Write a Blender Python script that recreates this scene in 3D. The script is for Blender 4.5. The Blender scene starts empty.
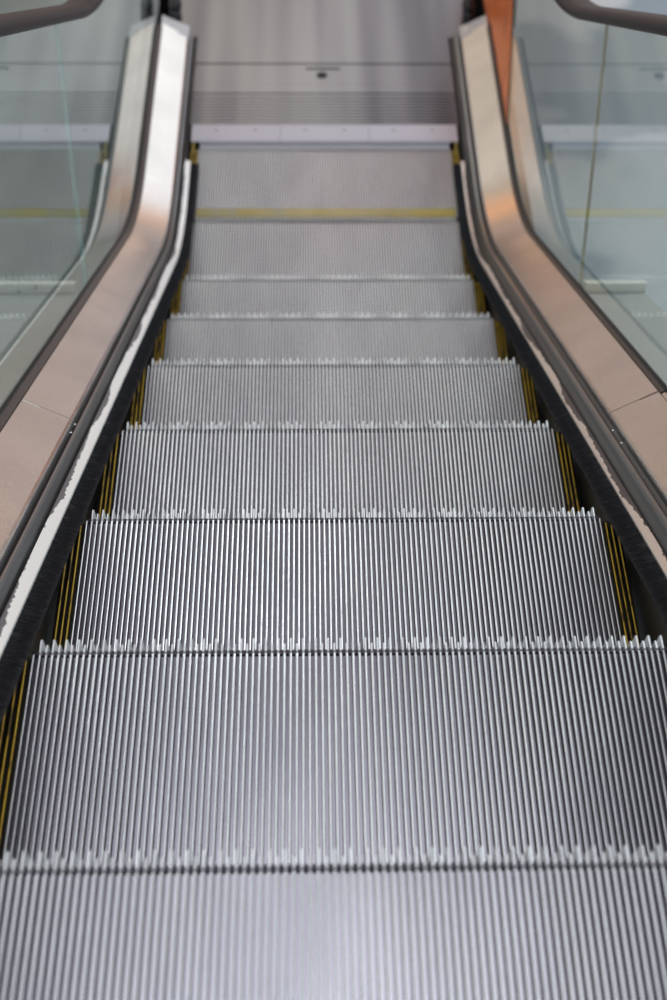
import bpy, bmesh, math, random
from mathutils import Vector, Matrix, noise
random.seed(7)
S = bpy.context.scene
C = S.collection
PI = math.pi

# ------------------------------------------------------------------ helpers
def link_mesh(name, bm, mat, parent=None, smooth=False, bevel=0):
    me = bpy.data.meshes.new(name)
    bm.normal_update(); bm.to_mesh(me); bm.free()
    for m in (mat if isinstance(mat, (list, tuple)) else [mat]):
        me.materials.append(m)
    if smooth:
        for p in me.polygons: p.use_smooth = True
    o = bpy.data.objects.new(name, me); C.objects.link(o)
    if parent: o.parent = parent
    if bevel:
        b = o.modifiers.new('bevel', 'BEVEL'); b.width = bevel; b.segments = 2
        b.limit_method = 'ANGLE'; b.angle_limit = math.radians(40)
    return o

def tag(o, label=None, cat=None, group=None, kind=None):
    if label: o['label'] = label
    if cat: o['category'] = cat
    if group: o['group'] = group
    if kind: o['kind'] = kind
    return o

def empty(name, loc=(0, 0, 0)):
    o = bpy.data.objects.new(name, None); C.objects.link(o); o.location = loc
    o.empty_display_size = .05
    return o

def box(bm, x0, x1, y0, y1, z0, z1, mi=0):
    v = [bm.verts.new(p) for p in ((x0,y0,z0),(x1,y0,z0),(x1,y1,z0),(x0,y1,z0),(x0,y0,z1),(x1,y0,z1),(x1,y1,z1),(x0,y1,z1))]
    for f in ((3,2,1,0),(4,5,6,7),(0,1,5,4),(1,2,6,5),(2,3,7,6),(3,0,4,7)):
        bm.faces.new([v[i] for i in f]).material_index = mi

def poly_x(bm, pts, x0, x1):
    """solid: polygon in the (y,z) plane extruded from x0 to x1"""
    a = [bm.verts.new((x0, p[0], p[1])) for p in pts]
    b = [bm.verts.new((x1, p[0], p[1])) for p in pts]
    n = len(pts)
    bm.faces.new(a); bm.faces.new(b[::-1])
    for i in range(n):
        bm.faces.new((a[i], b[i], b[(i+1) % n], a[(i+1) % n]))
    bmesh.ops.recalc_face_normals(bm, faces=bm.faces[:])

SL = .5807                                            # tangent of the incline
def curve(y, n=0., zf=-1.335, R=1.0):
    yi = (n - zf)/SL; a = math.atan(SL)
    y0 = yi - R*math.tan(a/2)*math.cos(a); y1 = yi + R*math.tan(a/2)
    if y < y0: return n - SL*y
    if y > y1: return zf
    return zf + R - math.sqrt(R*R - (y1-y)**2)
def base(y): return curve(y)
STEPZ = -1.30
def stepz(y): return curve(y, 0., STEPZ)

def yrange(y0, y1, st=.03):
    n = max(1, int(math.ceil((y1-y0)/st)))
    return [y0 + (y1-y0)*i/n for i in range(n+1)]

def sweep(bm, prof, ys, closed=True, cap=True, fz=base, mis=None, sk=0.):
    """prof: (x, n) points carried along the nosing curve; UV = across, along"""
    uv = bm.loops.layers.uv.verify()
    rings = []
    for y in ys:
        rings.append([bm.verts.new((p[0], y+sk*(p[1]-prof[0][1]), fz(y+sk*(p[1]-prof[0][1]))+p[1])) for p in prof])
    n = len(prof); m = n if closed else n-1
    L = 0
    d = [0]
    for i in range(n):
        q = prof[(i+1) % n]; d.append(d[-1] + math.hypot(q[0]-prof[i][0], q[1]-prof[i][1]))
    for k in range(len(ys)-1):
        dl = math.hypot(ys[k+1]-ys[k], fz(ys[k+1])-fz(ys[k]))
        for i in range(m):
            j = (i+1) % n
            f = bm.faces.new((rings[k][i], rings[k][j], rings[k+1][j], rings[k+1][i]))
            if mis: f.material_index = mis[i]
            for lp, c in zip(f.loops, ((d[i], L), (d[i+1], L), (d[i+1], L+dl), (d[i], L+dl))): lp[uv].uv = c
        L += dl
    if closed and cap:
        bm.faces.new(rings[0]); bm.faces.new(rings[-1][::-1])
    bmesh.ops.recalc_face_normals(bm, faces=bm.faces[:])

# ------------------------------------------------------------------ materials
def mat(name, col, metal=0., rough=.5, **kw):
    m = bpy.data.materials.new(name); m.use_nodes = True
    b = m.node_tree.nodes['Principled BSDF']
    b.inputs['Base Color'].default_value = (*col, 1)
    b.inputs['Metallic'].default_value = metal
    b.inputs['Roughness'].default_value = rough
    for k, v in kw.items(): b.inputs[k.replace('_', ' ')].default_value = v
    return m
def nd(m, t, **kw):
    n = m.node_tree.nodes.new(t)
    for k, v in kw.items(): setattr(n, k, v)
    return n
def lk(m, a, b): m.node_tree.links.new(a, b)
def bsdf(m): return m.node_tree.nodes['Principled BSDF']
def noise_tex(m, src, scale, detail=4, vec_scale=(1, 1, 1), rough=.5):
    tc = nd(m, 'ShaderNodeTexCoord'); mp = nd(m, 'ShaderNodeMapping'); mp.inputs['Scale'].default_value = vec_scale
    n = nd(m, 'ShaderNodeTexNoise'); n.inputs['Scale'].default_value = scale; n.inputs['Detail'].default_value = detail
    n.inputs['Roughness'].default_value = rough
    lk(m, tc.outputs[src], mp.inputs['Vector']); lk(m, mp.outputs[0], n.inputs['Vector'])
    return n
def ramp(m, fac, stops):
    r = nd(m, 'ShaderNodeValToRGB'); e = r.color_ramp.elements
    e[0].position, e[0].color = stops[0][0], (*stops[0][1], 1)
    e[1].position, e[1].color = stops[-1][0], (*stops[-1][1], 1)
    for p, c in stops[1:-1]:
        x = e.new(p); x.color = (*c, 1)
    lk(m, fac, r.inputs['Fac']); return r
def maprange(m, fac, a, b, c, d):
    r = nd(m, 'ShaderNodeMapRange')
    for i, v in zip((1, 2, 3, 4), (a, b, c, d)): r.inputs[i].default_value = v
    lk(m, fac, r.inputs[0]); return r

# polished rib tops / dull grooves of the step castings
M_rib = mat('polished_aluminium', (.80, .81, .83), 1, .30)
n = noise_tex(M_rib, 'Object', 6, 5, (1, .35, 1))
r = ramp(M_rib, n.outputs[0], [(.3, (.62, .63, .66)), (.55, (.82, .83, .85)), (.8, (.9, .9, .9))]); lk(M_rib, r.outputs[0], bsdf(M_rib).inputs['Base Color'])
n2 = noise_tex(M_rib, 'Object', 300, 2)
r2 = maprange(M_rib, n2.outputs[0], .2, .8, .24, .42); lk(M_rib, r2.outputs[0], bsdf(M_rib).inputs['Roughness'])
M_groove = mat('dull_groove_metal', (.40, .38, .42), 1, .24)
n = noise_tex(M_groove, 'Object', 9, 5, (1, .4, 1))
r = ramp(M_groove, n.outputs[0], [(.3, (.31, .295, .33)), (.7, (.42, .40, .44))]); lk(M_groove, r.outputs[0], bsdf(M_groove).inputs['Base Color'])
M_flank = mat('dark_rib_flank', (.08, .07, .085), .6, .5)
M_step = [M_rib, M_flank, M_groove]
M_tooth = mat('bright_tooth_metal', (.88, .90, .92), .6, .42)
M_cast = mat('cast_step_body', (.08, .08, .085), .6, .6)
M_ytop = mat('worn_yellow_paint', (.62, .40, .02), 0, .42)
n = noise_tex(M_ytop, 'Object', 90, 5, (1, .25, 1))
r = ramp(M_ytop, n.outputs[0], [(.36, (.10, .06, .01)), (.46, (.60, .36, .015)), (.75, (.78, .52, .03))]); lk(M_ytop, r.outputs[0], bsdf(M_ytop).inputs['Base Color'])
M_corner = mat('dull_ochre_plastic', (.22, .15, .02), 0, .5)
M_yside = mat('dark_brown_plastic', (.035, .028, .015), 0, .6)  # dark brown on flanks and base of the yellow inserts
M_ybar = mat('yellow_rib_paint', (.62, .47, .01), 0, .45)
n = noise_tex(M_ybar, 'Object', 4, 3, (1, .2, 1))
r = ramp(M_ybar, n.outputs[0], [(.36, (.36, .33, .16)), (.45, (.50, .37, .008)), (.8, (.60, .44, .01))]); lk(M_ybar, r.outputs[0], bsdf(M_ybar).inputs['Base Color'])

def brushed(name, col, rough, aniso, vs, bump=.04):
    m = mat(name, col, 1, rough); b = bsdf(m)
    n = noise_tex(m, 'UV', 1, 3, vs)
    r = maprange(m, n.outputs[0], .3, .7, rough*.86, rough*1.16); lk(m, r.outputs[0], b.inputs['Roughness'])
    bp = nd(m, 'ShaderNodeBump'); bp.inputs['Strength'].default_value = bump; bp.inputs['Distance'].default_value = .001
    lk(m, n.outputs[0], bp.inputs['Height']); lk(m, bp.outputs[0], b.inputs['Normal'])
    s = noise_tex(m, 'Object', 5, 4)
    c = ramp(m, s.outputs[0], [(.3, tuple(x*.9 for x in col)), (.7, tuple(min(1, x*1.05) for x in col))]); lk(m, c.outputs[0], b.inputs['Base Color'])
    return m
M_deck = brushed('brushed_stainless_deck', (.86, .83, .81), .24, .6, (1200, 40, 1), .05)
M_profile = mat('dark_anodised_profile', (.20, .20, .205), .9, .32)
M_profile2 = mat('grey_anodised_profile', (.34, .34, .35), .95, .28)
M_skirt = brushed('skirt_steel', (.10, .09, .08), .4, 0, (30, 600, 1), .03)
M_gask = mat('brown_black_gasket', (.085, .07, .065), .3, .38)
M_seal = mat('dark_glazing_seal', (.012, .018, .018), 0, .35)
M_cap = mat('grey_cast_end_cap', (.50, .50, .52), .6, .42)
M_rubber = mat('black_handrail_rubber', (.012, .012, .015), 0, .45)
M_rubber.node_tree.nodes['Principled BSDF'].inputs['Specular IOR Level'].default_value = .35
M_lip = mat('handrail_lip_metal', (.25, .21, .19), .8, .35)
M_brush = mat('black_nylon_bristle', (.012, .013, .017), 0, .6, Specular_IOR_Level=.3)
M_screw = mat('screw_steel', (.8, .8, .8), 1, .25)
M_seam = mat('painted_seam_glint', (.9, .88, .85), .4, .35)  # pale colour stands in for light caught in the deck gap

# brush holder: bright aluminium, darker past a ragged line on its outer side
def holder_mat(name, thr, met, c0):
    m = mat(name, (.9, .9, .9), met, .4); b = bsdf(m)
    tc = nd(m, 'ShaderNodeTexCoord'); sp = nd(m, 'ShaderNodeSeparateXYZ'); lk(m, tc.outputs['UV'], sp.inputs[0])
    n1 = noise_tex(m, 'UV', 1, 3, (0, 3.1, 1)); n2 = noise_tex(m, 'UV', 1, 5, (30, 70, 1))
    a = nd(m, 'ShaderNodeMath', operation='MULTIPLY_ADD'); a.inputs[1].default_value = .050; lk(m, n1.outputs[0], a.inputs[0]); lk(m, sp.outputs[0], a.inputs[2])
    c = nd(m, 'ShaderNodeMath', operation='MULTIPLY_ADD'); c.inputs[1].default_value = .013; lk(m, n2.outputs[0], c.inputs[0]); lk(m, a.outputs[0], c.inputs[2])
    r = maprange(m, c.outputs[0], thr, thr+.0012, 0, 1)
    mx = nd(m, 'ShaderNodeMix', data_type='RGBA'); lk(m, r.outputs[0], mx.inputs[0])
    mx.inputs[6].default_value = (*c0, 1); mx.inputs[7].default_value = (.16, .155, .17, 1)
    lk(m, mx.outputs[2], b.inputs['Base Color'])
    return m
M_holderL = holder_mat('ragged_brush_holder_left', .054, .3, (.93, .93, .92))  # left colour lightened for the light falling on that side
M_holderR = holder_mat('ragged_brush_holder_right', .046, .85, (.86, .82, .79))  # right colour warmed and darkened to carry the brownish reflection

def glass_mat(name, tint, extra=0.):
    m = bpy.data.materials.new(name); m.use_nodes = True; t = m.node_tree
    for x in list(t.nodes): t.nodes.remove(x)
    o = t.nodes.new('ShaderNodeOutputMaterial'); mx = t.nodes.new('ShaderNodeMixShader')
    tr = t.nodes.new('ShaderNodeBsdfTransparent'); gl = t.nodes.new('ShaderNodeBsdfGlossy'); fr = t.nodes.new('ShaderNodeFresnel')
    fr.inputs['IOR'].default_value = 1.75; tr.inputs[0].default_value = (*tint, 1); gl.inputs['Roughness'].default_value = 0.0
    gl.inputs['Color'].default_value = (.93, 1, .99, 1)
    
    # both faces of the sheet reflect: 2F/(1+F), counted once at the front face
    ge = t.nodes.new('ShaderNodeNewGeometry')
    a = t.nodes.new('ShaderNodeMath'); a.operation = 'MULTIPLY'; a.inputs[1].default_value = 2; t.links.new(fr.outputs[0], a.inputs[0])
    b = t.nodes.new('ShaderNodeMath'); b.operation = 'ADD'; b.inputs[1].default_value = 1; t.links.new(fr.outputs[0], b.inputs[0])
    c = t.nodes.new('ShaderNodeMath'); c.operation = 'DIVIDE'; t.links.new(a.outputs[0], c.inputs[0]); t.links.new(b.outputs[0], c.inputs[1])
    d = t.nodes.new('ShaderNodeMath'); d.operation = 'SUBTRACT'; d.inputs[0].default_value = 1; t.links.new(ge.outputs['Backfacing'], d.inputs[1])
    e = t.nodes.new('ShaderNodeMath'); e.operation = 'MULTIPLY'; t.links.new(c.outputs[0], e.inputs[0]); t.links.new(d.outputs[0], e.inputs[1])
    t.links.new(e.outputs[0], mx.inputs[0]); t.links.new(tr.outputs[0], mx.inputs[1]); t.links.new(gl.outputs[0], mx.inputs[2]); t.links.new(mx.outputs[0], o.inputs[0])
    return m
M_glass = glass_mat('clear_green_tinted_glass', (.90, .95, .94))
M_gedge = mat('green_glass_edge', (.50, .72, .70), 0, .2)
M_gedgeR = mat('yellowed_joint_seal', (.42, .41, .27), 0, .35)

M_outer = mat('outer_deck_steel', (.48, .50, .49), .35, .45)
M_cream = mat('cream_painted_metal', (.88, .86, .76), 0, .45)
n = noise_tex(M_cream, 'Object', 25, 5)
r = ramp(M_cream, n.outputs[0], [(.30, (.40, .38, .30)), (.38, (.86, .84, .74)), (.8, (.93, .91, .83))]); lk(M_cream, r.outputs[0], bsdf(M_cream).inputs['Base Color'])
M_plate = brushed('landing_plate_steel', (.66, .65, .66), .3, 0, (60, 900, 1), .03)
nn = noise_tex(M_plate, 'Object', 1.6, 2, (2.6, .12, 1))
rr = ramp(M_plate, nn.outputs[0], [(.36, (.16, .155, .17)), (.5, (.25, .24, .26)), (.66, (.40, .39, .40))]); lk(M_plate, rr.outputs[0], bsdf(M_plate).inputs['Base Color'])
M_comb = mat('pale_comb_aluminium', (.52, .50, .56), .8, .33)
M_dark = mat('trim_and_slot_black', (.01, .01, .01), 0, .7)  # plain black of the panel trim, lifting slot and key hole

# ------------------------------------------------------------------ escalator steps
P = .00907                                             # rib pitch
def rib(bm, x, y0, y1, zt=0., zb=-.0105, wt=.0017, wb=.0021, lead=.003, front=0):
    """a tapering rib running along y, its ends sloping a little; polished crown, dull flanks"""
    sec = ((-wb, zb), (-wt, zt-.0010), (-wt*.72, zt-.0003), (-wt*.28, zt), (wt*.28, zt), (wt*.72, zt-.0003), (wt, zt-.0010), (wb, zb))
    A = [bm.verts.new((x+s[0], y0 + (lead if s[1] > zb else 0), s[1])) for s in sec]
    B = [bm.verts.new((x+s[0], y1 - (front if s[1] > zb+.003 else 0), s[1])) for s in sec]
    for i in range(7):
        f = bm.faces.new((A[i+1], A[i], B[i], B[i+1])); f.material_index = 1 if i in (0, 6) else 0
    bm.faces.new(A).material_index = 0; bm.faces.new(B[::-1]).material_index = 0

def tread_mesh():
    bm = bmesh.new()
    for i in range(-51, 52): rib(bm, i*P, -.377, -.0014)
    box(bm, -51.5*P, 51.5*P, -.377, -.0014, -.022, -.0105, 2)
    return bm
def nosing_mesh():
    bm = bmesh.new()
    for i in range(-50, 51):
        long = (i % 2 == 0)
        y1 = .0245 if long else .0155
        x = i*P; w = .0015
        # a tooth: crown, rounded tip, then a cleat running down the riser
        top = [(.0014, -.0006), (.0020, 0), (y1-.0022, .0 if long else -.0006), (y1-.0006, -.0012), (y1, -.0035), (y1-.0002, -.02), (y1-.003, -.06)]
        if not long: top = [(a, b) for a, b in top]
        bot = [(.004, -.06), (.0014, -.012)]
        pts = top + bot
        a = [bm.verts.new((x-w*(.75 if k < 4 else 1), p[0], p[1])) for k, p in enumerate(pts)]
        b = [bm.verts.new((x+w*(.75 if k < 4 else 1), p[0], p[1])) for k, p in enumerate(pts)]
        n = len(pts)
        bm.faces.new(a).material_index = 0; bm.faces.new(b[::-1]).material_index = 0
        for k in range(n): bm.faces.new((a[k], b[k], b[(k+1) % n], a[(k+1) % n]))
    box(bm, -51.4*P, 51.4*P, .0014, .0085, -.06, -.0085, 1)
    bmesh.ops.recalc_face_normals(bm, faces=bm.faces[:])
    return bm
def riser_mesh():
    bm = bmesh.new()
    def yb(z): return .004 + .030*math.sin(PI*min(1, (-z-.06)/.40))*0.35 - .004*(-z-.06)
    zs = [-.06 - .19*k/8 for k in range(9)]
    for i in range(-50, 51):
        x = i*P; out = .0140 if i % 2 == 0 else .009
        F = [(yb(z)+out*.9, z) for z in zs]; Bk = [(yb(z)-.001, z) for z in zs[::-1]]
        pts = F+Bk
        a = [bm.verts.new((x-.0016, *p)) for p in pts]; b = [bm.verts.new((x+.0016, *p)) for p in pts]
        n = len(pts)
        bm.faces.new(a); bm.faces.new(b[::-1])
        for k in range(n): bm.faces.new((a[k], b[k], b[(k+1) % n], a[(k+1) % n]))
    pts = [(yb(z), z) for z in zs] + [(yb(z)-.004, z) for z in zs[::-1]]
    a = [bm.verts.new((-51.4*P, *p)) for p in pts]; b = [bm.verts.new((51.4*P, *p)) for p in pts]
    n = len(pts); bm.faces.new(a).material_index = 1; bm.faces.new(b[::-1]).material_index = 1
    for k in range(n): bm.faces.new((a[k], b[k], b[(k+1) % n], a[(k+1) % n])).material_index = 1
    bmesh.ops.recalc_face_normals(bm, faces=bm.faces[:])
    return bm
def side_insert(s):
    bm = bmesh.new()
    for k, i in enumerate((52, 53, 54)):
        rib(bm, s*i*P, -.377, -.012-.006*k, zt=.0015+.0008*k, wt=.0013, wb=.0022)
    box(bm, min(s*51.55*P, s*54.95*P), max(s*51.55*P, s*54.95*P), -.377, -.002, -.022, -.0095, 1)
    return bm
def rear_bar():
    bm = bmesh.new()
    for i in range(-50, 51): rib(bm, i*P, -.3772, -.334, zt=.0009, wt=.0021, wb=.0026)
    return bm
def body_mesh():
    bm = bmesh.new()
    poly_x(bm, [(-.36, -.0225), (-.0015, -.0225), (-.0015, -.20), (-.03, -.22), (-.06, -.12), (-.30, -.05), (-.36, -.05)], -.465, .465)
    return bm

step0 = empty('escalator_step')
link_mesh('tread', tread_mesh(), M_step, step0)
link_mesh('nosing', nosing_mesh(), [M_tooth, M_flank], step0)
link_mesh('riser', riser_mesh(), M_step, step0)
for s in (-1, 1):
    o = link_mesh('side_insert', side_insert(s), [M_ytop, M_yside], step0); o['label'] = 'worn yellow edge strip'
o = link_mesh('rear_demarcation_bar', rear_bar(), [M_ybar, M_ybar], step0); o['label'] = 'yellow rear stripe'
link_mesh('step_body', body_mesh(), M_cast, step0)

T = .4; RISE = .2323
fronts = [(-T, RISE), (0, 0), (T, -RISE), (2*T, -2*RISE), (3*T, -3*RISE), (4*T, -.938), (5*T, -1.168), (2.43, STEPZ), (2.832, STEPZ)]
labels = ['nearest grey ribbed step, filling the bottom edge of the photo',
          'second grey ribbed step from the bottom of the photo, the tallest full band',
          'third grey ribbed step from the bottom, sharpest in focus',
          'fourth grey ribbed step from the bottom, at the height of the deck seams',
          'fifth grey ribbed step from the bottom, just above mid-height',
          'sixth grey ribbed step from the bottom, with a faint pale streak on the right',
          'seventh grey ribbed step from the bottom, where the incline begins to level out',
          'level grey step just before the one with the yellow stripe',
          'farthest level step with a yellow stripe, sliding under the comb plate']
def copy_thing(root):
    r = root.copy(); C.objects.link(r)
    for ch in list(root.children):
        c = ch.copy(); C.objects.link(c); c.parent = r
    return r
for k, (y, z) in enumerate(fronts):
    o = step0 if k == 0 else copy_thing(step0)
    o.location = (0, y, z)
    tag(o, labels[k], 'escalator step', 'escalator steps')

# ------------------------------------------------------------------ balustrades
def arcpts(x0, n0, pts): return pts
def make_side(s):
    L = (s < 0)
    side = 'left' if L else 'right'
    word = 'left of the steps' if L else 'right of the steps'
    g = lambda l, r: s*(l if L else r)
    hi = g(.490, .496); ho = g(.508, .507); di = g(.534, .546); do_ = g(.630, .642); dn = .147 if L else .151; gk = g(.646, .653)
    gx0 = g(.647, .6545)
    root = empty('balustrade', (s*.6, 1.5, 0))
    def part(name, bm, m, smooth=False, label=None, par=root):
        o = link_mesh(name, bm, m, None, smooth)
        o.parent = par
        o.matrix_parent_inverse = Matrix.Translation(-Vector((s*.6, 1.5, 0))) if par is root else Matrix.Identity(4)
        if label: o['label'] = label
        return o
    Y0, Y1 = -1.3, 3.505
    # skirt panel
    bm = bmesh.new(); sweep(bm, [(s*.505, -.33), (s*.505, .040), (s*.508, .040), (s*.508, -.33)], yrange(Y0, Y1, .04))
    part('skirt_panel', bm, M_skirt)
    # inner deck in two sheets with a seam
    seam = .692 if L else .716
    def decksheet(a, b):
        bm = bmesh.new()
        prof = [(di, .093), (di + s*.0005, .0985), (di + s*.004, .1025), (do_ - s*.002, dn+.0005), (do_, dn), (do_, dn-.006), (di+s*.006, .095)]
        ys = yrange(a, b, .02)
        sweep(bm, prof, ys, sk=.5)
        # the seam runs square to the sheet, slightly skewed as seen
        return bm
    part('deck_sheet', decksheet(Y0, seam-.0012), M_deck, False)
    part('deck_sheet', decksheet(seam+.0012, 3.43), M_deck, False)
    bm = bmesh.new(); sweep(bm, [(di+s*.001, .098), (di+s*.004, .1015), (do_-s*.003, dn+.0006), (do_-s*.003, dn-.004)], yrange(seam-.0014, seam+.0014, .01), sk=.5)
    part('seam_strip', bm, M_seam if L else M_gask)
    # end cap of the deck with a screw
    bm = bmesh.new(); sweep(bm, [(di-s*.004, .02), (di-s*.003, .1000), (do_+s*.004, dn+.002), (do_+s*.004, .02)], yrange(3.4315, 3.51, .03))
    cap = part('end_cap', bm, M_cap, label='grey end cap')
    bm = bmesh.new()
    bmesh.ops.create_cone(bm, cap_ends=True, segments=12, radius1=.009, radius2=.006, depth=.004, matrix=Matrix.Translation((s*.566, 3.475, base(3.475)+.1105)) @ Matrix.Rotation(-s*math.radians(18), 4, 'Y'))
    part('screw', bm, M_screw, par=cap)
    # dark stepped profile between brush holder and deck
    m1, m2 = g(.522, .526), g(.529, .536)
    prof = [(s*.5085, -.05), (s*.5085, .050), (ho+s*.002, .052), (ho+s*.004, .0465), (m1-s*.004, .064), (m1-s*.001, .0735), (m1+s*.0015, .079), (m2-s*.002, .0805), (m2, .077), (m2+s*.002, .074), (di-s*.0015, .083), (di-s*.0006, .092), (di+s*.006, .094), (di+s*.006, -.05)]
    bm = bmesh.new(); sweep(bm, prof, yrange(Y0, 3.505, .03), mis=[0, 0, 0, 0, 0, 1, 1, 1, 0, 0, 0, 0, 0, 0])
    pr = part('trim_profile', bm, [M_profile, M_profile2], label='dark grooved trim profile')
    for yy in (.66, .70) if L else (.60, .66):
        bm = bmesh.new()
        bmesh.ops.create_uvsphere(bm, u_segments=10, v_segments=6, radius=.0028, matrix=Matrix.Translation(((di+m2)/2, yy, base(yy)+.0805)))
        part('screw', bm, M_screw, True, par=pr)
    # brush holder: bright sloping strip
    YH = 2.74
    bm = bmesh.new()
    sweep(bm, [(hi, .040), (hi, .0455), (hi+s*.002, .0475), (ho+s*.001, .0555), (ho+s*.001, .050), (s*.5045, .044), (s*.5045, .036), (hi+s*.004, .037)], yrange(Y0, YH, .03))
    bh = part('brush_holder', bm, M_holderL if L else M_holderR, label='bright brush holder with ragged dark side')
    # bristles: an opaque core and thousands of fine nylon tapers
    tipx = g(.4545, .460)
    def tipn(y):                       # the brush lifts clear of the level steps
        return max(.018, stepz(y) + .002 - base(y)) if y > 1.9 else .018
    bm = bmesh.new()
    ys = yrange(Y0, YH-.004, .03); rings = []
    for y in ys:
        z = base(y); tn = tipn(y)
        rings.append([bm.verts.new(p) for p in ((hi+s*.006, y, z+.0395), (hi-s*.002, y, z+.0395), (tipx+s*.006, y, z+tn+.004), (tipx+s*.008, y, z+tn), (hi-s*.002, y, z+min(.030, .0395)), (hi+s*.006, y, z+.031))])
    for k in range(len(ys)-1):
        for i in range(6): bm.faces.new((rings[k][i], rings[k][(i+1) % 6], rings[k+1][(i+1) % 6], rings[k+1][i]))
    bm.faces.new(rings[0]); bm.faces.new(rings[-1][::-1])
    y = -1.0
    rnd = random.Random(11 if L else 12)
    while y < YH-.01:
        y += .0011
        z = base(y); tn = tipn(y)
        for q in range(2):
            j = rnd.gauss(0, .006); t = rnd.uniform(.72, 1.06)
            a = Vector((hi-s*.0005, y, z+.040+rnd.uniform(-.004, .0015)))
            b = Vector((hi + (tipx-hi)*t, y+j, z+.0400 + (tn+.004-.040)*t + rnd.uniform(-.003, .003) - SL*j*(1 if y < 2 else 0)))
            w = .0009
            vs = [bm.verts.new(a+Vector((0, -w, 0))), bm.verts.new(a+Vector((0, w, 0))), bm.verts.new(a+Vector((0, 0, w))), bm.verts.new(b)]
            bm.faces.new((vs[0], vs[2], vs[3])); bm.faces.new((vs[2], vs[1], vs[3])); bm.faces.new((vs[1], vs[0], vs[3]))
    bmesh.ops.recalc_face_normals(bm, faces=bm.faces[:])
    part('bristles', bm, M_brush, par=bh, label='black bristles')
    # gasket and glazing seal at the foot of the glass
    bm = bmesh.new(); sweep(bm, [(do_+s*.0008, .10), (do_+s*.0008, dn+.003), (gk-s*.0042, .158), (gk-s*.0035, .163), (gk-s*.003, .158), (gk-s*.003, .10)], yrange(Y0 if L else .735, 3.43, .03))
    part('glazing_gasket', bm, M_gask)
    if not L:
        bm = bmesh.new(); sweep(bm, [(do_+s*.0008, .10), (do_+s*.0008, dn), (gk-s*.004, dn+.006), (gk-s*.003, dn+.006), (gk-s*.003, .10)], yrange(Y0, .731, .03))
        part('glazing_gasket', bm, M_deck)
    bm = bmesh.new(); sweep(bm, [(gk-s*.0027, .12), (gk-s*.0027, .164), (gk-s*.0005, .168), (gx0-s*.0002, .168), (gx0-s*.0002, .12)], yrange(Y0, 3.43, .03))
    part('glazing_seal', bm, M_seal)
    # glass panes
    gx1 = gx0 + s*.010
    top = lambda y: curve(y, .915, -1.31+.890, 1.7)
    bot = lambda y: base(y) + .11
    if L: j0, j1 = (1.455, 1.86), None
    else: j0, j1 = (1.448, 1.93), None
    def joint(y, z, ja):                # the joint line leans forward like the incline's normal
        return
    def meet(f, yA, zA, k):             # where the line through (yA,zA) with dy/dz=k meets f
        y = yA
        for _ in range(60): y = .5*y + .5*(yA + k*(f(y)-zA))
        return y
    jl = (1.49, -.72, .373) if L else (1.484, -.715, .486)
    jb, jt = meet(bot, *jl), meet(top, *jl)
    def pane(b0, b1, t0, t1, name='glass_pane', m=M_glass, x0=gx0, x1=gx1):
        bb = yrange(b0, b1, .05); tt = yrange(t0, t1, .05)
        pts = [(y, bot(y)) for y in bb] + [(y, top(y)) for y in tt[::-1]]
        bm = bmesh.new(); poly_x(bm, pts, x0, x1)
        bmesh.ops.triangulate(bm, faces=[f for f in bm.faces if len(f.verts) > 4])
        return part(name, bm, m)
    pane(-1.3, jb-.004, -.95, jt-.004)
    if L:
        pane(jb+.004, 3.56, jt+.004, 3.56)
    else:
        nl = (2.77, -1.163, .69)
        nb, nt = meet(bot, *nl), meet(top, *nl)
        pane(jb+.004, nb-.004, jt+.004, nt-.004)
        o = pane(nb+.010, 4.2, nt+.010, 4.2, 'newel_panel', M_wood)
        o['label'] = 'orange wood-grained end panel'
        bm = bmesh.new(); pts = [(nb-.003, bot(nb)), (nb+.0095, bot(nb)), (nt+.0095, top(nt)), (nt-.003, top(nt))]
        poly_x(bm, pts, gx0-s*.002, gx1+s*.002); part('panel_trim', bm, M_dark, label='dark edge trim')
    bm = bmesh.new(); pts = [(jb-.0038, bot(jb)), (jb+.0038, bot(jb)), (jt+.0038, top(jt)), (jt-.0038, top(jt))]
    poly_x(bm, pts, gx0+s*.001, gx1-s*.001)
    part('joint_seal', bm, M_gedge if L else M_gedgeR)
    # outer deck beyond the glass, ending in a cream bracket, and the cladding below
    ox0, ox1 = g(.661, .668), g(1.02, .868)
    YB = 1.60
    bm = bmesh.new(); sweep(bm, [(ox0, .095), (ox0, .103), (ox1, .103), (ox1+s*.004, .095), (ox1+s*.004, -.05), (ox1, -.05), (ox1, .093)], yrange(Y0, YB, .1))
    part('outer_deck', bm, M_outer)
    bm = bmesh.new(); sweep(bm, [(g(.70, .70), .104), (g(.70, .70), .138), (ox1, .138), (ox1, .104)], yrange(YB-.035, YB, .05))
    part('end_bracket', bm, M_cream, label='cream cross bracket')
    tag(root, 'glass and steel side wall left of the steps, clear glass up to its far end' if L else 'glass and steel side wall right of the steps, ending in an orange panel', 'balustrade', 'escalator balustrades')
    # lower outer cladding down to the floor
    # handrail: a thing of its own, running on top of the glass
    cx = g(.658, .660)
    rb = empty('handrail', (cx, 1.5, .05))
    def railz(y): return curve(y, .911, -1.31+.882, 1.7)
    def sweep_n(bm, prof, ys, f):
        rings = []
        for y in ys:
            e = .01; sl = (f(y+e)-f(y-e))/(2*e); nv = Vector((-sl, 1)).normalized()
            rings.append([bm.verts.new((cx+p[0], y+nv.x*p[1], f(y)+nv.y*p[1])) for p in prof])
        n = len(prof)
        for k in range(len(ys)-1):
            for i in range(n): bm.faces.new((rings[k][i], rings[k][(i+1) % n], rings[k+1][(i+1) % n], rings[k+1][i]))
        bm.faces.new(rings[0]); bm.faces.new(rings[-1][::-1])
        bmesh.ops.recalc_face_normals(bm, faces=bm.faces[:])
    w = .041
    out = []
    for k in range(9):                   # rounded shoulders
        a = PI*(k/8); 
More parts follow.
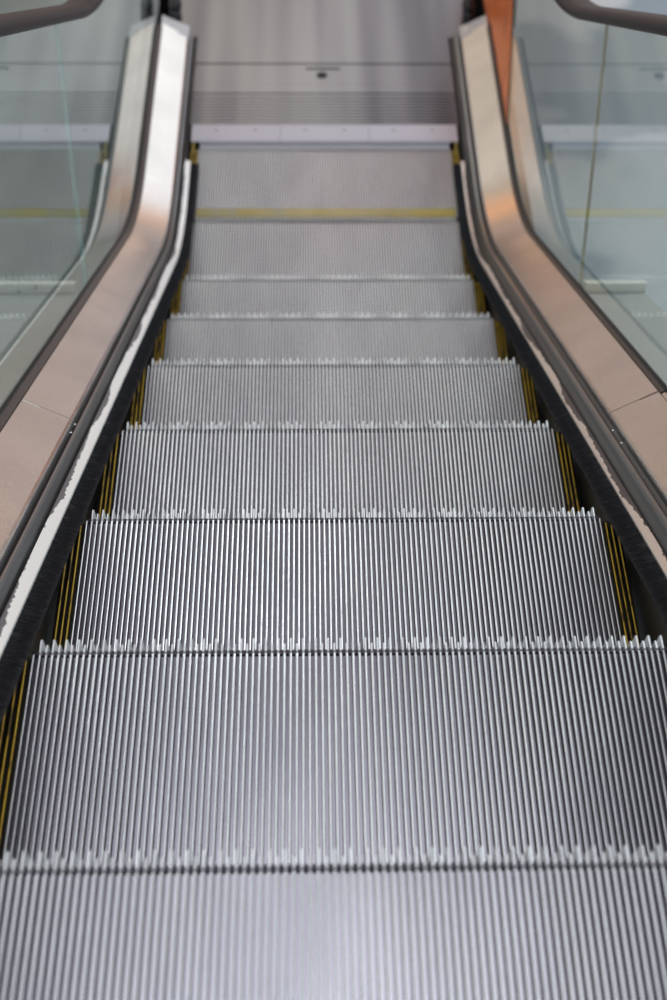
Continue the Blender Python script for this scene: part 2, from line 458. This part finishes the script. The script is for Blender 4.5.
    out = [(a_, b_*.86+.003) for a_, b_ in [(-.024, .002), (-.033, .0), (-.0385, .004), (-w, .011), (-w, .019), (-.0385, .027), (-.033, .0325), (-.024, .036), (-.012, .0378), (0, .0385), (.012, .0378), (.024, .036), (.033, .0325), (.0385, .027), (w, .019), (w, .011), (.0385, .004), (.033, 0), (.024, .002), (.024, .009), (.030, .013), (.030, .022), (-.030, .022), (-.030, .013), (-.024, .009)]]
    bm = bmesh.new(); sweep_n(bm, out, yrange(-1.2, 4.2, .04), railz)
    o = link_mesh('rubber_grip', bm, M_rubber, None, True); o.parent = rb; o.matrix_parent_inverse = Matrix.Translation(-rb.location)
    bm = bmesh.new(); sweep_n(bm, [(-.0225, .004), (-.0225, .021), (.0225, .021), (.0225, .004), (.0075, .001), (-.0075, .001)], yrange(-1.2, 4.2, .04), railz)
    o = link_mesh('guide_rail', bm, M_lip, None, False); o.parent = rb; o.matrix_parent_inverse = Matrix.Translation(-rb.location)
    tag(rb, 'black rubber handrail in the top %s corner of the photo' % side, 'handrail', 'escalator handrails')
    # handrail inlet boot at the very end of the deck
    bm = bmesh.new()
    bmesh.ops.create_uvsphere(bm, u_segments=20, v_segments=12, radius=1)
    for v in bm.verts:
        v.co = Vector((v.co.x*.026, v.co.y*.05, v.co.z*.035))
    bx = g(.590, .585)
    bmesh.ops.translate(bm, verts=bm.verts[:], vec=(bx, 3.60, -1.20))
    box(bm, bx-.02, bx+.02, 3.53, 3.62, -1.286, -1.20)
    o = part('inlet_boot', bm, M_rubber, True, label='black rubber boot')

# orange wood-look laminate
M_wood = mat('orange_wood_laminate', (.60, .17, .03), 0, .35)
n = noise_tex(M_wood, 'Object', 6, 6, (1, 5, .8), .7)
r = ramp(M_wood, n.outputs[0], [(.34, (.18, .05, .015)), (.42, (.70, .13, .015)), (.6, (.90, .20, .02)), (.8, (1, .32, .05))]); lk(M_wood, r.outputs[0], bsdf(M_wood).inputs['Base Color'])
for s in (-1, 1): make_side(s)

# ------------------------------------------------------------------ comb plate and landing plates
PZ = -1.287
root = empty('comb_plate', (0, 2.89, PZ))
def rp(name, bm, m, rt, label=None, smooth=False):
    o = link_mesh(name, bm, m, None, smooth); o.parent = rt; o.matrix_parent_inverse = Matrix.Translation(-rt.location)
    if label: o['label'] = label
    return o
bm = bmesh.new()
for i in range(-51, 51):
    x = (i+.5)*P; w = .0022
    pts = [(2.832, STEPZ-.006), (2.838, STEPZ-.001), (2.855, PZ-.001), (2.86, PZ-.012), (2.842, STEPZ-.008)]
    a = [bm.verts.new((x-w, *p)) for p in pts]; b = [bm.verts.new((x+w, *p)) for p in pts]
    bm.faces.new(a); bm.faces.new(b[::-1])
    for k in range(5): bm.faces.new((a[k], b[k], b[(k+1) % 5], a[(k+1) % 5]))
bmesh.ops.recalc_face_normals(bm, faces=bm.faces[:])
rp('comb_teeth', bm, M_comb, root)
xs = [-.4955, -.165, .165, .4955]
for k in range(3):
    bm = bmesh.new()
    poly_x(bm, [(2.8545, PZ-.0012), (2.868, PZ), (2.952, PZ+.002), (2.952, PZ-.012), (2.86, PZ-.012)], xs[k]+.0008, xs[k+1]-.0008)
    cs = rp('comb_segment', bm, M_comb, root)
    for q in (.28, .72):
        bm = bmesh.new(); xx = xs[k]+(xs[k+1]-xs[k])*q
        bmesh.ops.create_cone(bm, cap_ends=True, segments=12, radius1=.006, radius2=.005, depth=.002, matrix=Matrix.Translation((xx, 2.92, PZ+.0022)))
        o = link_mesh('screw', bm, M_profile2); o.parent = cs
        o.location = -root.location*0
tag(root, 'pale lavender-grey comb plate where the last step slides under', 'comb plate')
for s in (-1, 1):
    bm = bmesh.new(); x0, x1 = sorted((s*.481, s*.490))
    poly_x(bm, [(2.800, STEPZ+.001), (2.806, STEPZ+.005), (2.8535, PZ-.002), (2.8535, PZ-.008), (2.81, STEPZ+.0005)], x0, x1)
    o = rp('corner_piece', bm, M_corner, root, 'yellow corner piece')

root = empty('landing_plate', (0, 3.1, PZ))
bm = bmesh.new()
box(bm, -.503, .503, 2.954, 3.205, PZ-.02, PZ-.003)
y = 2.958
while y < 3.13:
    poly_x(bm, [(y, PZ-.0032), (y+.001, PZ), (y+.0125, PZ), (y+.0135, PZ-.0032)], -.502, .502); y += .0185
y = 3.105
box(bm, -.503, .503, 3.150, 3.205, PZ-.0032, PZ)
# rest of the plate up to the joint
rp('ribbed_panel', bm, M_plate, root)
bm = bmesh.new(); box(bm, -.503, .503, 3.2055, 3.333, PZ-.02, PZ)
rp('smooth_panel', bm, M_plate, root)
bm = bmesh.new(); box(bm, -.068, .064, 3.300, 3.310, PZ-.001, PZ+.0008)
rp('lifting_slot', bm, M_dark, root, 'dark lifting slot')
bm = bmesh.new()
bmesh.ops.create_cone(bm, cap_ends=True, segments=20, radius1=.021, radius2=.021, depth=.0016, matrix=Matrix.Translation((-.007, 3.262, PZ)))
rp('key_hole', bm, M_dark, root, 'dark key hole')
tag(root, 'narrow steel landing plate with fine cross ribs just past the comb plate', 'landing plate', 'steel landing plates')
root = empty('landing_plate', (0, 3.9, PZ))
bm = bmesh.new(); box(bm, -.503, .503, 3.341, 3.515, PZ-.02, PZ); box(bm, -.62, .62, 3.515, 4.55, PZ-.02, PZ)
rp('plate_sheet', bm, M_plate, root)
tag(root, 'large smooth steel landing plate along the top edge of the photo', 'landing plate', 'steel landing plates')

# ------------------------------------------------------------------ floor and pit
FZ = -1.31
M_floor = mat('pale_terrazzo', (.60, .63, .64), 0, .4)
n = noise_tex(M_floor, 'Object', 1.1, 3, (1, 1, 1)); n3 = noise_tex(M_floor, 'Object', 60, 4)
r = ramp(M_floor, n.outputs[0], [(.42, (.20, .26, .30)), (.46, (.42, .46, .48)), (.7, (.54, .56, .57))]); lk(M_floor, r.outputs[0], bsdf(M_floor).inputs['Base Color'])
M_floor3 = mat('dimmed_left_terrazzo', (.18, .20, .19), 0, .4)  # darker copy of the floor colour, dims the view through the left glass
n = noise_tex(M_floor3, 'Object', 1.6, 3); r = ramp(M_floor3, n.outputs[0], [(.40, (.12, .145, .14)), (.55, (.20, .225, .21)), (.75, (.34, .34, .27))]); lk(M_floor3, r.outputs[0], bsdf(M_floor3).inputs['Base Color'])
M_floor2 = mat('warm_brown_tile', (.42, .30, .25), 0, .35)
br = nd(M_floor2, 'ShaderNodeTexBrick'); tc = nd(M_floor2, 'ShaderNodeTexCoord'); lk(M_floor2, tc.outputs['Object'], br.inputs['Vector'])
br.inputs['Scale'].default_value = 1.0; br.inputs['Brick Width'].default_value = .6; br.inputs['Row Height'].default_value = .6; br.offset = 0
br.inputs['Color1'].default_value = (.42, .345, .315, 1); br.inputs['Color2'].default_value = (.36, .30, .275, 1); br.inputs['Mortar'].default_value = (.2, .15, .13, 1); br.inputs['Mortar Size'].default_value = .006
lk(M_floor2, br.outputs[0], bsdf(M_floor2).inputs['Base Color'])
def quadpl(bm, x0, x1, y0, y1, z, mi=0):
    f = bm.faces.new([bm.verts.new(p) for p in ((x0, y0, z), (x1, y0, z), (x1, y1, z), (x0, y1, z))]); f.material_index = mi
bm = bmesh.new()
X = .73
for a in ((-12, -X, -8, 4.6, 2), (X, 12, -8, 4.6, 0), (-X, X, -8, 1.0, 0), (-12, 12, 4.6, 30, 1)):
    quadpl(bm, a[0], a[1], a[2], a[3], FZ, a[4])
tag(link_mesh('floor', bm, [M_floor, M_floor2, M_floor3]), kind='structure', label='pale floor of the lower storey seen through the glass')
bm = bmesh.new()
v = lambda *p: bm.verts.new(p)
Zp = -1.9
for q in (((-X, 1, FZ), (-X, 4.6, FZ), (-X, 4.6, Zp), (-X, 1, Zp)), ((X, 1, FZ), (X, 4.6, FZ), (X, 4.6, Zp), (X, 1, Zp)), ((-X, 1, FZ), (X, 1, FZ), (X, 1, Zp), (-X, 1, Zp)), ((-X, 4.6, FZ), (X, 4.6, FZ), (X, 4.6, Zp), (-X, 4.6, Zp)), ((-X, 1, Zp), (X, 1, Zp), (X, 4.6, Zp), (-X, 4.6, Zp))):
    bm.faces.new([v(*p) for p in q])
tag(link_mesh('trim_1', bm, M_cast), kind='structure', label='dark pit below the escalator')

# ------------------------------------------------------------------ light
w = bpy.data.worlds.new('surroundings'); S.world = w; w.use_nodes = True
t = w.node_tree
for x in list(t.nodes): t.nodes.remove(x)
def N(tp, **kw):
    n = t.nodes.new(tp)
    for k, vv in kw.items(): setattr(n, k, vv)
    return n
def Mth(op, a, b=None, c=None):
    n = N('ShaderNodeMath', operation=op)
    for i, q in enumerate((a, b, c)):
        if q is None: continue
        if isinstance(q, (int, float)): n.inputs[i].default_value = q
        else: t.links.new(q, n.inputs[i])
    return n.outputs[0]
out = N('ShaderNodeOutputWorld'); bg = N('ShaderNodeBackground'); t.links.new(bg.outputs[0], out.inputs[0])
tc = N('ShaderNodeTexCoord'); sep = N('ShaderNodeSeparateXYZ'); t.links.new(tc.outputs['Generated'], sep.inputs[0])
X_, Y_, Z_ = sep.outputs
elev = Mth('ARCSINE', Z_)
ef = Mth('MULTIPLY_ADD', elev, 1/PI, .5)                # 0..1 for -90..90 deg
def rampw(fac, stops):
    r = N('ShaderNodeValToRGB'); e = r.color_ramp.elements
    e[0].position, e[0].color = stops[0][0], (*stops[0][1], 1)
    e[1].position, e[1].color = stops[-1][0], (*stops[-1][1], 1)
    for p, c in stops[1:-1]: e.new(p).color = (*c, 1)
    t.links.new(fac, r.inputs[0]); return r.outputs[0]
E_ = lambda d: .5 + d/180
# towards the lit right-hand side of the hall (bright daylight)
east = rampw(ef, [(0, (.10, .09, .09)), (E_(-8), (.28, .22, .19)), (E_(2), (.40, .31, .26)), (E_(7), (1.0, .50, .26)), (E_(11), (.55, .50, .46)), (E_(15), (1.15, 1.17, 1.2)), (E_(38), (1.05, 1.06, 1.09)), (E_(44.5), (1.25, 1.24, 1.26)), (E_(48.5), (.34, .33, .36)), (E_(60), (.26, .25, .28)), (E_(65), (.50, .50, .56)), (E_(73), (2.2, 2.28, 2.45)), (1, (1.9, 1.98, 2.15))])
west = rampw(ef, [(0, (.10, .09, .09)), (E_(-8), (.28, .22, .19)), (E_(6), (.36, .29, .25)), (E_(9), (.45, .33, .26)), (E_(11), (1.5, .62, .18)), (E_(13), (1.5, .62, .18)), (E_(17), (.33, .29, .25)), (E_(30), (.66, .60, .50)), (E_(37), (1.1, 1.03, .90)), (E_(44.5), (1.25, 1.20, 1.1)), (E_(48.5), (.34, .33, .34)), (E_(60), (.26, .25, .28)), (E_(65), (.50, .50, .56)), (E_(73), (2.2, 2.28, 2.45)), (1, (1.9, 1.98, 2.15))])
az = Mth('ARCTAN2', X_, Y_)
side = N('ShaderNodeMapRange', interpolation_type='SMOOTHSTEP'); t.links.new(az, side.inputs[0])
side.inputs[1].default_value = -.25; side.inputs[2].default_value = .25
mx = N('ShaderNodeMix', data_type='RGBA'); t.links.new(side.outputs[0], mx.inputs[0]); t.links.new(west, mx.inputs[6]); t.links.new(east, mx.inputs[7])
# far round to either side the hall is evenly bright down to the floor
flank = N('ShaderNodeMapRange', interpolation_type='SMOOTHSTEP'); t.links.new(Mth('ABSOLUTE', az), flank.inputs[0]); flank.inputs[1].default_value = .58; flank.inputs[2].default_value = .85
low = N('ShaderNodeMapRange', interpolation_type='SMOOTHSTEP'); t.links.new(elev, low.inputs[0]); low.inputs[1].default_value = -.2; low.inputs[2].default_value = 0
low2 = N('ShaderNodeMapRange', interpolation_type='SMOOTHSTEP'); t.links.new(elev, low2.inputs[0]); low2.inputs[1].default_value = .9; low2.inputs[2].default_value = .5
mf = N('ShaderNodeMix', data_type='RGBA'); t.links.new(Mth('MULTIPLY', Mth('MULTIPLY', flank.outputs[0], low.outputs[0]), low2.outputs[0]), mf.inputs[0]); t.links.new(mx.outputs[2], mf.inputs[6]); mf.inputs[7].default_value = (.95, .98, 1.0, 1); mx = mf
# behind the camera: dim upper storey
back = N('ShaderNodeMapRange', interpolation_type='SMOOTHSTEP'); t.links.new(Y_, back.inputs[0]); back.inputs[1].default_value = -.5; back.inputs[2].default_value = .05
mb = N('ShaderNodeMix', data_type='RGBA'); t.links.new(back.outputs[0], mb.inputs[0]); mb.inputs[6].default_value = (.42, .42, .45, 1); t.links.new(mx.outputs[2], mb.inputs[7])
# added noise: brightness varies with azimuth to streak the tread reflections
nz = N('ShaderNodeTexNoise'); nz.noise_dimensions = '1D'; nz.inputs['Scale'].default_value = 5.5; nz.inputs['Detail'].default_value = 1
t.links.new(Mth('ADD', az, 3.1), nz.inputs['W'])
vr = N('ShaderNodeMapRange'); t.links.new(nz.outputs[0], vr.inputs[0])
for i_, v_ in zip((1, 2, 3, 4), (.3, .7, .68, 1.32)): vr.inputs[i_].default_value = v_
hi_ = N('ShaderNodeMapRange'); t.links.new(elev, hi_.inputs[0])
for i_, v_ in zip((1, 2, 3, 4), (.4, .55, 0, 1)): hi_.inputs[i_].default_value = v_
top_ = N('ShaderNodeMapRange'); t.links.new(elev, top_.inputs[0])
for i_, v_ in zip((1, 2, 3, 4), (.95, 1.15, 1, 0)): top_.inputs[i_].default_value = v_
vm = Mth('MULTIPLY_ADD', Mth('SUBTRACT', vr.outputs[0], 1.0), Mth('MULTIPLY', hi_.outputs[0], top_.outputs[0]), 1.0)
t.links.new(vm, bg.inputs[1])
t.links.new(mb.outputs[2], bg.inputs[0]); bg.inputs[1].default_value = 1.0

def area(name, loc, rot, sx, sy, power, col):
    l = bpy.data.lights.new(name, 'AREA'); l.shape = 'RECTANGLE'; l.size = sx; l.size_y = sy; l.energy = power; l.color = col
    o = bpy.data.objects.new(name, l); C.objects.link(o); o.location = loc; o.rotation_euler = rot
    return o
area('floor_fill', (2.6, 3.0, 3.0), (0, 0, 0), 1.2, 1.2, 60, (.95, .98, 1))  # unseen fill added to brighten the floor beyond the right glass
area('floor_fill', (-2.6, 3.0, 3.0), (0, 0, 0), 1.2, 1.2, 12, (.97, 1, .96))  # weaker unseen fill added for the floor on the left

# ------------------------------------------------------------------ camera
f, pit, yaw, rol, cx, cy, cz = 1209.93, .940405, -.0330294, .0217125, -.0617174, -.857592, 1.54969
cp, sp = math.cos(pit), math.sin(pit)
Rz = Matrix.Rotation(yaw, 3, 'Z')
fw = Rz @ Vector((0, cp, -sp)); up = Rz @ Vector((0, sp, cp)); rt = Rz @ Vector((1, 0, 0))
r2 = math.cos(rol)*rt + math.sin(rol)*up; u2 = -math.sin(rol)*rt + math.cos(rol)*up
cam = bpy.data.cameras.new('camera'); co = bpy.data.objects.new('camera', cam); C.objects.link(co)
Mx = Matrix((r2, u2, -fw)).transposed().to_4x4(); Mx.translation = Vector((cx, cy, cz)); co.matrix_world = Mx
cam.sensor_fit = 'HORIZONTAL'; cam.sensor_width = 24; cam.lens = f/667*24
cam.clip_start = .02
cam.dof.use_dof = True
tgt = Vector((0, .30, -.17)); cam.dof.focus_distance = (tgt-Vector((cx, cy, cz))).dot(fw)
cam.dof.aperture_fstop = 2.8
S.camera = co
vs = S.view_settings
vs.view_transform = 'Standard'; vs.look = 'None'; vs.gamma = 1; vs.exposure = 0.0; vs.use_curve_mapping = False
